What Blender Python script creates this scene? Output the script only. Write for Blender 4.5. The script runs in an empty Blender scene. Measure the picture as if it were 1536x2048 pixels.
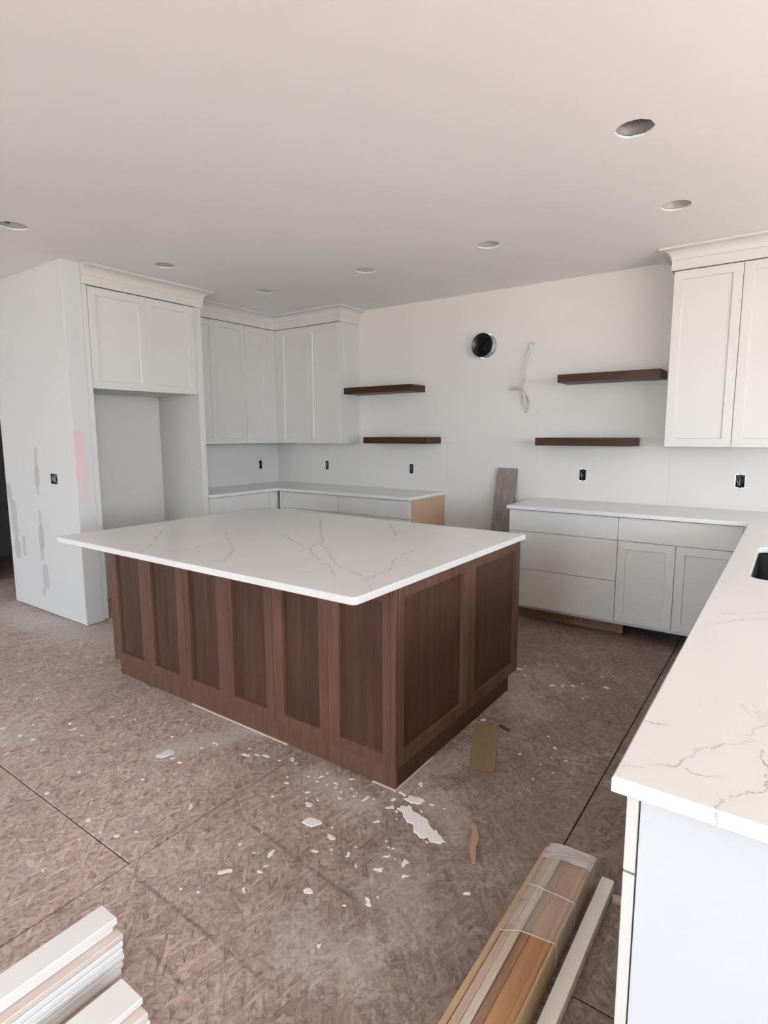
import bpy, bmesh, math, random
from mathutils import Vector, Matrix
random.seed(7)
S = bpy.context.scene
COL = S.collection
PI = math.pi

# ------------------------------------------------------------------ camera
def setup_camera():
    f, pitch, roll, yaw = 1152.16, -0.1349, -0.0028, 0.6187
    cd = bpy.data.cameras.new('camera'); co = bpy.data.objects.new('camera', cd); COL.objects.link(co)
    fw = Vector((-math.sin(yaw)*math.cos(pitch), math.cos(yaw)*math.cos(pitch), math.sin(pitch)))
    rt = Vector((math.cos(yaw), math.sin(yaw), 0)); up = rt.cross(fw)
    r2 = rt*math.cos(roll) + up*math.sin(roll); u2 = up*math.cos(roll) - rt*math.sin(roll)
    M = Matrix((r2, u2, -fw)).transposed().to_4x4(); M.translation = (4.9614, -4.8236, 1.4648)
    co.matrix_world = M
    cd.sensor_fit = 'VERTICAL'; cd.sensor_height = 36.0; cd.sensor_width = 27.0
    cd.lens = f/2048*36.0; cd.clip_start = 0.02
    S.camera = co
setup_camera()

# ------------------------------------------------------------------ world, daylight, exposure
w = bpy.data.worlds.new('overcast_sky'); S.world = w; w.use_nodes = True
bg = w.node_tree.nodes['Background']
bg.inputs[0].default_value = (0.76, 0.88, 1.0, 1); bg.inputs[1].default_value = 3.0
S.view_settings.view_transform = 'Standard'; S.view_settings.look = 'None'
S.view_settings.gamma = 1.0; S.view_settings.use_curve_mapping = False
S.view_settings.exposure = 1.82
sun = bpy.data.lights.new('sun', 'SUN'); sun.energy = 20.0; sun.angle = 0.01; sun.color = (1.0, 0.97, 0.95)
so = bpy.data.objects.new('sun', sun); COL.objects.link(so); so.location = (1, -14, 12)
so.rotation_euler = Vector((-1.0, -0.1, -1.5)).to_track_quat('-Z', 'Y').to_euler()      # high sun from the right, added so its floor bounce brightens the ceiling
# window openings (used by the walls and by the daylight portals)
REAR_Y, LEFT_X, RIGHT_X, WALL_X = -9.2, -4.4, 5.42, 8.6      # RIGHT_X: back of the right-hand run, a peninsula open to the dining side
REAR_WIN = [(2.0, 4.9, 0.05, 2.35)]   # x0,x1,z0,z1
RIGHT_WIN = [(-8.6, -5.6, 0.95, 2.45), (-5.2, -1.4, 0.95, 2.45)]                          # y0,y1,z0,z1
LEFT_WIN = [(-8.9, -6.3, 0.05, 2.35)]
def portal(name, loc, rot, sx, sy):
    l = bpy.data.lights.new(name, 'AREA'); l.shape = 'RECTANGLE'; l.size = sx; l.size_y = sy
    l.cycles.is_portal = True
    o = bpy.data.objects.new(name, l); COL.objects.link(o); o.location = loc; o.rotation_euler = rot
for x0, x1, z0, z1 in REAR_WIN:
    portal('daylight_portal', ((x0+x1)/2, REAR_Y-0.08, (z0+z1)/2), (PI/2, 0, PI), x1-x0, z1-z0)
for y0, y1, z0, z1 in RIGHT_WIN:
    portal('daylight_portal', (WALL_X+0.08, (y0+y1)/2, (z0+z1)/2), (PI/2, 0, -PI/2), y1-y0, z1-z0)

for y0, y1, z0, z1 in LEFT_WIN:
    portal('daylight_portal', (LEFT_X-0.08, (y0+y1)/2, (z0+z1)/2), (PI/2, 0, PI/2), y1-y0, z1-z0)

# ------------------------------------------------------------------ dimensions (metres)
ZC = 2.702                                  # ceiling
UD, CD = 0.314, 0.643                       # depth of wall cabinets, of worktops
X1, X2, X3, X4, X6 = 1.22, 2.258, 3.158, 4.758, 4.192
Y5 = -3.9035                                # near end of the right worktop
ZB, ZT, ZK = 1.37, 2.56, 0.914              # wall-cabinet bottom and top, worktop top
FX, YP, YP2, YF = 0.61, -2.663, -2.527, -1.48

# ------------------------------------------------------------------ material helpers
class NT:
    def __init__(s, name):
        s.m = bpy.data.materials.new(name); s.m.use_nodes = True
        s.t = s.m.node_tree; s.n = s.t.nodes; s.b = s.n['Principled BSDF']
    def node(s, kind, **kw):
        nd = s.n.new(kind)
        for k, v in kw.items(): setattr(nd, k, v)
        return nd
    def link(s, a, b): s.t.links.new(a, b)
    def put(s, sock, v):
        if isinstance(v, bpy.types.NodeSocket): s.link(v, sock)
        else: sock.default_value = v
    def math(s, op, a, b=0.0, c=None, clamp=False):
        nd = s.node('ShaderNodeMath', operation=op, use_clamp=clamp)
        s.put(nd.inputs[0], a); s.put(nd.inputs[1], b)
        if c is not None: s.put(nd.inputs[2], c)
        return nd.outputs[0]
    def vmath(s, op, a, b=None, scale=None):
        nd = s.node('ShaderNodeVectorMath', operation=op); s.put(nd.inputs[0], a)
        if b is not None: s.put(nd.inputs[1], b)
        if scale is not None: s.put(nd.inputs['Scale'], scale)
        return nd.outputs['Value'] if op in ('DOT_PRODUCT', 'LENGTH', 'DISTANCE') else nd.outputs['Vector']
    def pos(s): return s.node('ShaderNodeNewGeometry').outputs['Position']
    def obj(s): return s.node('ShaderNodeTexCoord').outputs['Object']
    def mapping(s, vec, scale=(1, 1, 1), rot=(0, 0, 0), loc=(0, 0, 0)):
        nd = s.node('ShaderNodeMapping'); s.put(nd.inputs['Vector'], vec)
        nd.inputs['Scale'].default_value = scale; nd.inputs['Rotation'].default_value = rot; nd.inputs['Location'].default_value = loc
        return nd.outputs[0]
    def noise(s, vec, scale=5, detail=3, rough=0.55, dist=0.0, color=False):
        nd = s.node('ShaderNodeTexNoise'); s.put(nd.inputs['Vector'], vec)
        nd.inputs['Scale'].default_value = scale; nd.inputs['Detail'].default_value = detail
        nd.inputs['Roughness'].default_value = rough; nd.inputs['Distortion'].default_value = dist
        return nd.outputs['Color' if color else 'Fac']
    def voronoi(s, vec, scale=5, feature='F1', rnd=1.0, dims='3D'):
        nd = s.node('ShaderNodeTexVoronoi', feature=feature, voronoi_dimensions=dims); s.put(nd.inputs['Vector'], vec)
        nd.inputs['Scale'].default_value = scale; nd.inputs['Randomness'].default_value = rnd
        return nd
    def ramp(s, fac, stops, interp='LINEAR'):
        nd = s.node('ShaderNodeValToRGB'); s.put(nd.inputs[0], fac); cr = nd.color_ramp; cr.interpolation = interp
        while len(cr.elements) < len(stops): cr.elements.new(0.5)
        for e, (p, c) in zip(cr.elements, stops):
            e.position = p; e.color = (c[0], c[1], c[2], 1) if not isinstance(c, (int, float)) else (c, c, c, 1)
        return nd.outputs[0]
    def mix(s, fac, a, b, blend='MIX'):
        nd = s.node('ShaderNodeMix', data_type='RGBA', blend_type=blend)
        s.put(nd.inputs[0], fac)
        s.put(nd.inputs[6], (*a, 1) if isinstance(a, tuple) and len(a) == 3 else a)
        s.put(nd.inputs[7], (*b, 1) if isinstance(b, tuple) and len(b) == 3 else b)
        return nd.outputs[2]
    def smooth(s, v, lo, hi):           # 1 below lo, 0 above hi
        nd = s.node('ShaderNodeMapRange', interpolation_type='SMOOTHSTEP'); s.put(nd.inputs[0], v)
        nd.inputs[1].default_value = lo; nd.inputs[2].default_value = hi
        nd.inputs[3].default_value = 1; nd.inputs[4].default_value = 0
        return nd.outputs[0]
    def seg(s, p, a, b):                # distance from p to the segment a-b
        a = Vector(a); b = Vector(b); ba = b-a; q = max(ba.dot(ba), 1e-9)
        pa = s.vmath('SUBTRACT', p, tuple(a))
        h = s.math('MULTIPLY', s.vmath('DOT_PRODUCT', pa, tuple(ba)), 1/q, clamp=True)
        off = s.vmath('SCALE', tuple(ba), scale=h)
        return s.vmath('LENGTH', s.vmath('SUBTRACT', pa, off))
    def lines(s, p, polys):
        d = None
        for pl in polys:
            for a, b in zip(pl, pl[1:]):
                e = s.seg(p, a, b); d = e if d is None else s.math('MINIMUM', d, e)
        return d
    def flat(s, p, keep):               # drop components of a position
        return s.vmath('MULTIPLY', p, keep)
    def bump(s, h, strength=0.2, dist=0.002):
        nd = s.node('ShaderNodeBump'); nd.inputs['Strength'].default_value = strength; nd.inputs['Distance'].default_value = dist
        s.put(nd.inputs['Height'], h); s.link(nd.outputs[0], s.b.inputs['Normal'])
    def fin(s, col, rough=0.5, spec=0.5, metal=0.0):
        s.put(s.b.inputs['Base Color'], (*col, 1) if isinstance(col, tuple) and len(col) == 3 else col)
        s.put(s.b.inputs['Roughness'], rough); s.b.inputs['Specular IOR Level'].default_value = spec
        s.put(s.b.inputs['Metallic'], metal)
        return s.m

def mat_plain(name, col, rough=0.5, spec=0.5, metal=0.0, var=0.04, scale=6.0, bump=0.0):
    t = NT(name); p = t.pos(); n = t.noise(p, scale, 3)
    c = t.mix(n, tuple(max(0, x*(1-var)) for x in col), tuple(min(1, x*(1+var)) for x in col))
    if bump: t.bump(t.noise(p, 350, 2), bump, 0.001)
    return t.fin(c, rough, spec, metal)

def mat_wall(name, col=(0.715, 0.69, 0.665), patches=None, pencil=None):
    t = NT(name); p = t.pos()
    big = t.noise(p, 1.1, 2); fine = t.noise(p, 9, 4)
    c = t.mix(big, (col[0]*0.97, col[1]*0.975, col[2]*0.975), (min(1, col[0]*1.03), col[1]*1.02, col[2]*1.0))
    c = t.mix(t.math('MULTIPLY', fine, 0.10), c, (col[0]*0.82, col[1]*0.82, col[2]*0.80))
    if patches:                          # filler spots showing through the primer
        wob = t.vmath('ADD', p, t.vmath('SCALE', t.vmath('SUBTRACT', t.noise(p, 9, 2, color=True), (0.5, 0.5, 0.5)), scale=0.05))
        for (pl, r, pc, amt) in patches:
            d = t.lines(wob, [pl])
            c = t.mix(t.math('MULTIPLY', t.smooth(d, r*0.65, r*1.15), amt), c, pc)
    if pencil:
        d = t.lines(p, pencil); c = t.mix(t.math('MULTIPLY', t.smooth(d, 0.0008, 0.003), 0.35), c, (0.35, 0.35, 0.36))
    t.bump(t.noise(p, 180, 3), 0.10, 0.0012)
    return t.fin(c, 0.75, 0.25)

def mat_osb():
    t = NT('osb_subfloor'); p = t.pos(); p2 = t.flat(p, (1, 1, 0))
    warp = t.vmath('ADD', p2, t.vmath('SCALE', t.vmath('SUBTRACT', t.noise(p2, 22, 2, color=True), (.5, .5, .5)), scale=0.014))
    oi = t.node('ShaderNodeObjectInfo')
    warp = t.vmath('ADD', warp, t.vmath('SCALE', (13.0, 7.0, 0.0), scale=oi.outputs['Random']))
    layers = []
    for i, (ang, sl, ss, ox) in enumerate([(0.55, 9, 40, 0.0), (1.1, 11, 60, 3.1), (0.12, 10, 52, 7.7), (2.45, 11, 66, 5.3), (0.8, 13, 80, 9.1), (1.75, 14, 90, 4.6)]):
        mp = t.mapping(t.mapping(warp, (1, 1, 1), (0, 0, ang)), (sl, ss, 1), (0, 0, 0), (ox, ox*1.7, 0))
        v = t.voronoi(mp, 1.0, dims='2D')
        sp = t.node('ShaderNodeSeparateColor'); t.link(v.outputs['Color'], sp.inputs[0])
        gr = t.noise(t.mapping(t.mapping(p2, (1, 1, 1), (0, 0, ang)), (sl*1.4, ss*7, 1)), 1.0, 2, 0.7)
        shade = t.ramp(v.outputs['Distance'], [(0.34, 0.0), (0.66, 0.34)])
        val = t.math('SUBTRACT', t.math('ADD', t.math('MULTIPLY', sp.outputs[0], 0.52), t.math('MULTIPLY', gr, 0.62)), shade)
        layers.append((val, sp.outputs[1], v.outputs['Distance']))
    val = layers[0][0]; hgt = layers[0][1]
    for k, thr in ((1, .5), (2, .55), (3, .62), (4, .62), (5, .74)):
        m = t.math('GREATER_THAN', layers[k][1], thr)
        mx = t.node('ShaderNodeMix'); t.link(m, mx.inputs[0]); t.link(val, mx.inputs[2]); t.link(layers[k][0], mx.inputs[3]); val = mx.outputs[0]
        mh = t.node('ShaderNodeMix'); t.link(m, mh.inputs[0]); t.link(hgt, mh.inputs[2]); t.link(layers[k][1], mh.inputs[3]); hgt = mh.outputs[0]
    c = t.ramp(val, [(0.02, (0.125, 0.084, 0.070)), (0.22, (0.192, 0.134, 0.112)), (0.48, (0.255, 0.186, 0.158)), (0.78, (0.325, 0.248, 0.205)), (0.98, (0.45, 0.36, 0.285))])
    # open-side daylight painted into the floor colour with drywall dust, fading towards the aisle
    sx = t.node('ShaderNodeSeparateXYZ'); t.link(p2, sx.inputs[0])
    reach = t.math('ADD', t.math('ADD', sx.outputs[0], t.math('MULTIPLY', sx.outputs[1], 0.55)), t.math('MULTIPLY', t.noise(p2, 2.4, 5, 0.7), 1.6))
    lit_dust = t.math('MULTIPLY', t.smooth(reach, 1.6, 3.3), t.ramp(t.noise(p2, 48, 4, 0.75), [(0.30, 0.45), (0.55, 1.0)]))
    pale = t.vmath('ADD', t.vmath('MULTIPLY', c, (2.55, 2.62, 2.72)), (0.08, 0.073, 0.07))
    c = t.mix(t.math('MULTIPLY', lit_dust, 0.85), c, pale)
    # trampled grime and drywall dust
    g1 = t.noise(p2, 1.3, 5, 0.65); grime = t.ramp(g1, [(0.35, 0.0), (0.68, 1.0)])
    c = t.mix(t.math('MULTIPLY', grime, 0.42), c, (0.26, 0.200, 0.172))
    streak = t.noise(t.mapping(t.mapping(p2, (1, 1, 1), (0, 0, 0.5)), (6, 26, 1)), 1.0, 4, 0.7)
    c = t.mix(t.math('MULTIPLY', t.ramp(streak, [(0.58, 0.0), (0.75, 1.0)]), 0.38), c, (0.56, 0.50, 0.46))
    d2 = t.noise(p2, 30, 4, 0.7)
    c = t.mix(t.math('MULTIPLY', t.ramp(t.noise(p2, 75, 4, 0.75), [(0.54, 0.0), (0.66, 1.0)]), 0.40), c, (0.11, 0.076, 0.062))
    for ang in (0.45, 1.0, 2.3):      # dark slits between strands
        sl_ = t.noise(t.mapping(t.mapping(p2, (1, 1, 1), (0, 0, ang)), (13, 120, 1), (0, 0, 0), (ang*9, 0, 0)), 1.0, 3, 0.6)
        c = t.mix(t.math('MULTIPLY', t.ramp(sl_, [(0.655, 0.0), (0.70, 1.0)]), 0.5), c, (0.075, 0.050, 0.040))
        c = t.mix(t.math('MULTIPLY', t.ramp(sl_, [(0.30, 1.0), (0.36, 0.0)]), 0.45), c, (0.56, 0.47, 0.40))
    c = t.mix(t.math('MULTIPLY', t.ramp(d2, [(0.60, 0.0), (0.74, 1.0)]), 0.5), c, (0.60, 0.55, 0.51))
    scuff = t.math('MULTIPLY', t.ramp(t.noise(p2, 3.6, 4, 0.6), [(0.50, 0.0), (0.66, 1.0)]), t.ramp(t.noise(p2, 34, 5, 0.8), [(0.46, 0.0), (0.64, 1.0)]))
    c = t.mix(t.math('MULTIPLY', scuff, 0.55), c, (0.64, 0.58, 0.55))
    # larger dust smears lying where they were swept
    ragged = t.noise(p2, 13, 7, 0.82)
    flecks = t.ramp(t.noise(p2, 55, 5, 0.8), [(0.36, 0.3), (0.56, 1.0)])
    for a, b, r, amt in [((2.68, -3.36, 0), (2.86, -2.98, 0), 0.11, 1.0), ((3.66, -1.75, 0), (3.86, -1.98, 0), 0.24, 0.42), ((3.78, -1.50, 0), (3.92, -1.62, 0), 0.14, 0.30),
                         ((3.38, -3.10, 0), (3.66, -3.16, 0), 0.11, 0.6), ((3.72, -2.92, 0), (3.84, -2.55, 0), 0.10, 0.4), ((3.88, -2.95, 0), (4.02, -3.05, 0), 0.12, 0.4), ((0.2, -2.83, 0), (1.0, -2.72, 0), 0.22, 0.7),
                         ((-0.7, -2.85, 0), (0.2, -2.86, 0), 0.2, 0.6), ((1.85, -3.75, 0), (1.95, -3.72, 0), 0.15, 0.6), ((4.0, -3.4, 0), (4.12, -3.5, 0), 0.16, 0.35), ((3.9, -3.75, 0), (4.05, -3.70, 0), 0.13, 0.4)]:
        d = t.math('ADD', t.seg(p2, a, b), t.math('MULTIPLY', t.math('SUBTRACT', ragged, 0.5), r*4.0))
        c = t.mix(t.math('MULTIPLY', t.math('MULTIPLY', t.smooth(d, r*0.2, r*1.1), amt), flecks), c, (0.62, 0.585, 0.55))
    # dark printed nailing marks
    dk = t.lines(t.vmath('ADD', p2, t.vmath('SCALE', t.vmath('SUBTRACT', t.noise(p2, 60, 2, color=True), (.5, .5, .5)), scale=0.012)),
                 [[(3.26, -3.885, 0), (3.93, -3.895, 0)], [(3.33, -3.48, 0), (3.93, -3.54, 0)], [(2.45, -3.36, 0), (2.2, -3.33, 0)], [(3.55, -4.02, 0), (3.75, -4.03, 0)]])
    c = t.mix(t.math('MULTIPLY', t.math('MULTIPLY', t.smooth(dk, 0.002, 0.011), t.ramp(t.noise(p2, 22, 2), [(0.35, 0.15), (0.6, 1.0)])), 0.6), c, (0.09, 0.07, 0.068))
    c = t.mix(t.math('MULTIPLY', oi.outputs['Random'], 0.10), c, (0.16, 0.12, 0.10))
    t.bump(t.math('ADD', hgt, t.math('MULTIPLY', d2, 0.5)), 0.35, 0.003)
    return t.fin(c, 0.62, 0.35)

def mat_quartz(name, polys, width=0.0035, dirt=False):
    t = NT(name); p = t.pos()
    wob = t.vmath('ADD', p, t.vmath('SCALE', t.vmath('SUBTRACT', t.noise(p, 16, 5, 0.7, color=True), (.5, .5, .5)), scale=0.055))
    wob = t.flat(wob, (1, 1, 0))
    c = t.mix(t.noise(p, 2.2, 3), (0.70, 0.685, 0.66), (0.755, 0.745, 0.725))
    c = t.mix(t.math('MULTIPLY', t.noise(p, 240, 2), 0.10), c, (0.52, 0.50, 0.48))
    # faint web of thin veins everywhere
    n = t.math('ABSOLUTE', t.math('SUBTRACT', t.noise(t.vmath('ADD', p, (3.3, 1.2, 0)), 2.3, 5, 0.62, 0.6), 0.5))
    msk = t.ramp(t.noise(p, 3.1, 2), [(0.52, 0.0), (0.66, 1.0)])
    c = t.mix(t.math('MULTIPLY', t.math('MULTIPLY', t.smooth(n, 0.001, 0.006), msk), 0.28), c, (0.36, 0.35, 0.35))
    if polys:
        d = t.lines(wob, polys)
        amt = t.ramp(t.noise(p, 28, 3), [(0.36, 0.05), (0.66, 0.8)])
        c = t.mix(t.math('MULTIPLY', t.smooth(d, width*0.25, width*1.5), amt), c, (0.27, 0.255, 0.25))
        c = t.mix(t.math('MULTIPLY', t.smooth(d, 0.002, 0.03), 0.05), c, (0.45, 0.43, 0.41))
    return t.fin(c, 0.22, 0.5)

def mat_wood(name, dark, mid, light, axis='Z', rough=0.38, scale=1.0, spec=0.4, contrast=1.0, pencil=None):
    t = NT(name); p = t.pos()
    oi = t.node('ShaderNodeObjectInfo')
    q = t.vmath('ADD', p, t.vmath('SCALE', (7.3, 3.1, 5.7), scale=oi.outputs['Random']))
    lo, hi = 1.6*scale, 26*scale
    sc = {'X': (lo, hi, hi), 'Y': (hi, lo, hi), 'Z': (hi, hi, lo)}[axis]
    g = t.noise(t.mapping(q, sc), 1.0, 5, 0.65, 0.35)
    f = t.noise(t.mapping(q, tuple(v*6 for v in sc)), 1.0, 2)
    b = t.noise(q, 2.0*scale, 2)
    v = t.math('ADD', t.math('ADD', t.math('MULTIPLY', g, 0.62*contrast), t.math('MULTIPLY', f, 0.2)), t.math('MULTIPLY', b, 0.22))
    c = t.ramp(v, [(0.32, dark), (0.52, mid), (0.74, light)])
    if pencil: c = t.mix(t.smooth(t.lines(p, pencil), 0.0012, 0.0028), c, (0.03, 0.028, 0.028))
    t.bump(f, 0.05, 0.001)
    return t.fin(c, rough, spec)

# ------------------------------------------------------------------ mesh helpers
ORG = {}
def world_origin(o): return ORG.get(o.name, Vector((0, 0, 0)))
def build(name, verts, faces, mat, parent=None, smooth=False, origin=None):
    """one mesh object from world-space vertices; origin at its base centre unless it is a child"""
    vs = [Vector(v) for v in verts]
    if origin is None:
        mn = Vector([min(v[i] for v in vs) for i in range(3)]); mx = Vector([max(v[i] for v in vs) for i in range(3)])
        origin = Vector(((mn.x+mx.x)/2, (mn.y+mx.y)/2, mn.z))
    else: origin = Vector(origin)
    me = bpy.data.meshes.new(name); me.from_pydata([tuple(v-origin) for v in vs], [], faces)
    bm = bmesh.new(); bm.from_mesh(me); bmesh.ops.recalc_face_normals(bm, faces=bm.faces); bm.to_mesh(me); bm.free()
    if smooth:
        for p in me.polygons: p.use_smooth = True
    if mat: me.materials.append(mat)
    o = bpy.data.objects.new(name, me); COL.objects.link(o)
    ORG[o.name] = origin
    if parent: o.parent = parent; o.location = origin - world_origin(parent)
    else: o.location = origin
    return o
def thing(name, label, cat, loc=(0, 0, 0), group=None):
    o = bpy.data.objects.new(name, None); COL.objects.link(o); o.location = loc; o.empty_display_size = 0.1
    ORG[o.name] = Vector(loc)
    return tag(o, label, cat, group)
def tag(o, label, cat, group=None):
    o['label'] = label; o['category'] = cat
    if group: o['group'] = group
    return o
def struct(o): o['kind'] = 'structure'; return o

def boxvf(x0, x1, y0, y1, z0, z1, c=0.0):
    if c <= 0:
        v = [(x0, y0, z0), (x1, y0, z0), (x1, y1, z0), (x0, y1, z0), (x0, y0, z1), (x1, y0, z1), (x1, y1, z1), (x0, y1, z1)]
        return v, [(0, 3, 2, 1), (4, 5, 6, 7), (0, 1, 5, 4), (1, 2, 6, 5), (2, 3, 7, 6), (3, 0, 4, 7)]
    bm = bmesh.new(); bmesh.ops.create_cube(bm, size=1)
    for q in bm.verts: q.co = Vector(((x0+x1)/2+q.co.x*(x1-x0), (y0+y1)/2+q.co.y*(y1-y0), (z0+z1)/2+q.co.z*(z1-z0)))
    bmesh.ops.bevel(bm, geom=bm.edges[:], offset=c, segments=1, affect='EDGES')
    bm.verts.index_update()
    v = [q.co.copy() for q in bm.verts]; f = [tuple(q.index for q in fc.verts) for fc in bm.faces]; bm.free()
    return v, f
def join(*parts):
    V, F = [], []
    for v, f in parts:
        n = len(V); V += list(v); F += [tuple(i+n for i in q) for q in f]
    return V, F
def box(name, x0, x1, y0, y1, z0, z1, mat, parent=None, c=0.0):
    return build(name, *boxvf(x0, x1, y0, y1, z0, z1, c), mat, parent)

def ccw(p):
    a = sum(p[i][0]*p[(i+1) % len(p)][1]-p[(i+1) % len(p)][0]*p[i][1] for i in range(len(p)))
    return p if a > 0 else p[::-1]
def offset(p, d):                        # inward offset of a ccw polygon
    out = []; n = len(p)
    for i in range(n):
        a, b, c = Vector(p[i-1]).to_2d(), Vector(p[i]).to_2d(), Vector(p[(i+1) % n]).to_2d()
        u, v = (b-a).normalized(), (c-b).normalized()
        n1, n2 = Vector((-u.y, u.x)), Vector((-v.y, v.x))
        k = n1+n2; k = k/max(k.dot(n1), 0.2)
        out.append((b.x+k.x*d, b.y+k.y*d))
    return out
def round_poly(p, radii, seg=5):
    p = ccw(p); out = []; n = len(p)
    for i in range(n):
        r = radii.get(i, 0) if isinstance(radii, dict) else radii
        b = Vector(p[i])
        if r <= 0: out.append(tuple(b)); continue
        a, c = Vector(p[i-1]), Vector(p[(i+1) % n])
        s, e = b+(a-b).normalized()*r, b+(c-b).normalized()*r
        for k in range(seg+1):
            t = k/seg; q = s*(1-t)**2+b*2*t*(1-t)+e*t*t; out.append((q.x, q.y))
    return out
def plate(outline, holes, z0, z1, c=0.0):
    """prism of a 2D outline with holes; c chamfers the edges of both faces"""
    outline = ccw(list(outline)); holes = [ccw(list(h)) for h in holes]
    V, F = [], []
    def ring(pts, z): n = len(V); V.extend((x, y, z) for x, y in pts); return list(range(n, n+len(pts)))
    def wall(a, b):
        for i in range(len(a)): j = (i+1) % len(a); F.append((a[i], a[j], b[j], b[i]))
    rings = {z0: [], z1: []}
    for k, loop in enumerate([outline]+holes):
        ins = offset(loop, c if k == 0 else -c) if c else loop
        bot = ring(ins, z0); top = ring(ins, z1)
        if c:
            lo = ring(loop, z0+c); hi = ring(loop, z1-c); wall(bot, lo); wall(lo, hi); wall(hi, top)
        else: wall(bot, top)
        rings[z0].append(bot); rings[z1].append(top)
    for z in (z0, z1):
        if not holes: F.append(tuple(rings[z][0])); continue
        bm = bmesh.new(); mp = {}
        for loop in rings[z]:
            vs = [bm.verts.new((V[i][0], V[i][1], 0)) for i in loop]
            for q, i in zip(vs, loop): mp[q] = i
            for a, b in zip(vs, vs[1:]+vs[:1]): bm.edges.new((a, b))
        bmesh.ops.triangle_fill(bm, use_beauty=True, use_dissolve=False, edges=bm.edges[:])
        for fc in bm.faces: F.append(tuple(mp[q] for q in fc.verts))
        bm.free()
    return V, F
def remap(vf, fn): return [fn(*v) for v in vf[0]], vf[1]
def circle(cx, cy, r, n=40, jag=0.0):
    return [(cx+(r+random.uniform(-jag, jag))*math.cos(2*PI*i/n), cy+(r+random.uniform(-jag, jag))*math.sin(2*PI*i/n)) for i in range(n)]
def rect(x0, x1, y0, y1): return [(x0, y0), (x1, y0), (x1, y1), (x0, y1)]
def tube(pts, r, n=8, caps=True):
    pts = [Vector(p) for p in pts]; V, F = [], []
    up = Vector((0.31, 0.2, 0.93)).normalized()
    for i, p in enumerate(pts):
        t = (pts[min(i+1, len(pts)-1)]-pts[max(i-1, 0)]).normalized()
        a = t.cross(up).normalized(); b = t.cross(a)
        rr = r[i] if isinstance(r, (list, tuple)) else r
        for k in range(n): V.append(p+(a*math.cos(2*PI*k/n)+b*math.sin(2*PI*k/n))*rr)
    for i in range(len(pts)-1):
        for k in range(n):
            F.append((i*n+k, i*n+(k+1) % n, (i+1)*n+(k+1) % n, (i+1)*n+k))
    if caps: F.append(tuple(range(n))); F.append(tuple((len(pts)-1)*n+k for k in range(n)))
    return V, F
def catmull(pts, m=6):
    P = [Vector(p) for p in pts]; P = [P[0]*2-P[1]]+P+[P[-1]*2-P[-2]]; out = []
    for i in range(1, len(P)-2):
        for k in range(m):
            t = k/m
            out.append(0.5*((2*P[i])+(P[i+1]-P[i-1])*t+(2*P[i-1]-5*P[i]+4*P[i+1]-P[i+2])*t*t+(3*P[i]-P[i-1]-3*P[i+1]+P[i+2])*t**3))
    out.append(P[-2]); return out
def sweep(path, prof):
    """sweep a closed (out, z) profile along a 2D path, mitred; 'out' is to the right of travel"""
    n = len(path); V, F = [], []; m = len(prof)
    for i in range(n):
        P = Vector(path[i]); d1 = (P-Vector(path[i-1])).normalized() if i else None
        d2 = (Vector(path[i+1])-P).normalized() if i < n-1 else None
        nr = [Vector((d.y, -d.x)) for d in (d1, d2) if d is not None]
        k = nr[0] if len(nr) == 1 else (nr[0]+nr[1])/max((nr[0]+nr[1]).dot(nr[0]), 0.2)
        for o, z in prof: V.append((P.x+k.x*o, P.y+k.y*o, z))
    for i in range(n-1):
        for j in range(m): F.append((i*m+j, i*m+(j+1) % m, (i+1)*m+(j+1) % m, (i+1)*m+j))
    F.append(tuple(range(m))); F.append(tuple((n-1)*m+j for j in range(m)))
    return V, F

# faces: local (u, v, w) -> world; w points out of the face
def face_south(y): return lambda u, v, w: (u, y-w, v)      # looks towards -Y
def face_east(x): return lambda u, v, w: (x+w, u, v)       # looks towards +X
def face_west(x): return lambda u, v, w: (x-w, u, v)       # looks towards -X
def shaker(name, parent, fn, u0, u1, v0, v1, mat, rail=0.055, th=0.019, rec=0.008, pmat=None, rails=None, cham=0.004, edge=0.0012):
    """five-piece door: mitre-free frame mesh + recessed panel as its child"""
    l, r, b, t = rails or (rail, rail, rail, rail)
    def R(u0, u1, v0, v1, w): return [(u0, v0, w), (u1, v0, w), (u1, v1, w), (u0, v1, w)]
    e = edge
    V = R(u0, u1, v0, v1, 0)+R(u0, u1, v0, v1, th-e)+R(u0+e, u1-e, v0+e, v1-e, th)+R(u0+l, u1-r, v0+b, v1-t, th)+R(u0+l+cham, u1-r-cham, v0+b+cham, v1-t-cham, th-rec)+R(u0+l+cham, u1-r-cham, v0+b+cham, v1-t-cham, 0)
    F = []
    for k in range(5):
        for i in range(4): j = (i+1) % 4; F.append((k*4+i, k*4+j, (k+1)*4+j, (k+1)*4+i))
    for i in range(4): j = (i+1) % 4; F.append((i, j, 20+j, 20+i))
    d = build(name, *remap((V, F), fn), mat, parent)
    q = 0.0005
    build('panel', *remap(boxvf(u0+l+cham-q, u1-r-cham+q, v0+b+cham-q, v1-t-cham+q, 0.002, th-rec-0.001), fn), pmat or mat, d)
    return d
def slabfront(name, parent, fn, u0, u1, v0, v1, mat, th=0.019):
    return build(name, *remap(boxvf(u0, u1, v0, v1, 0, th, 0.0012), fn), mat, parent)

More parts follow.
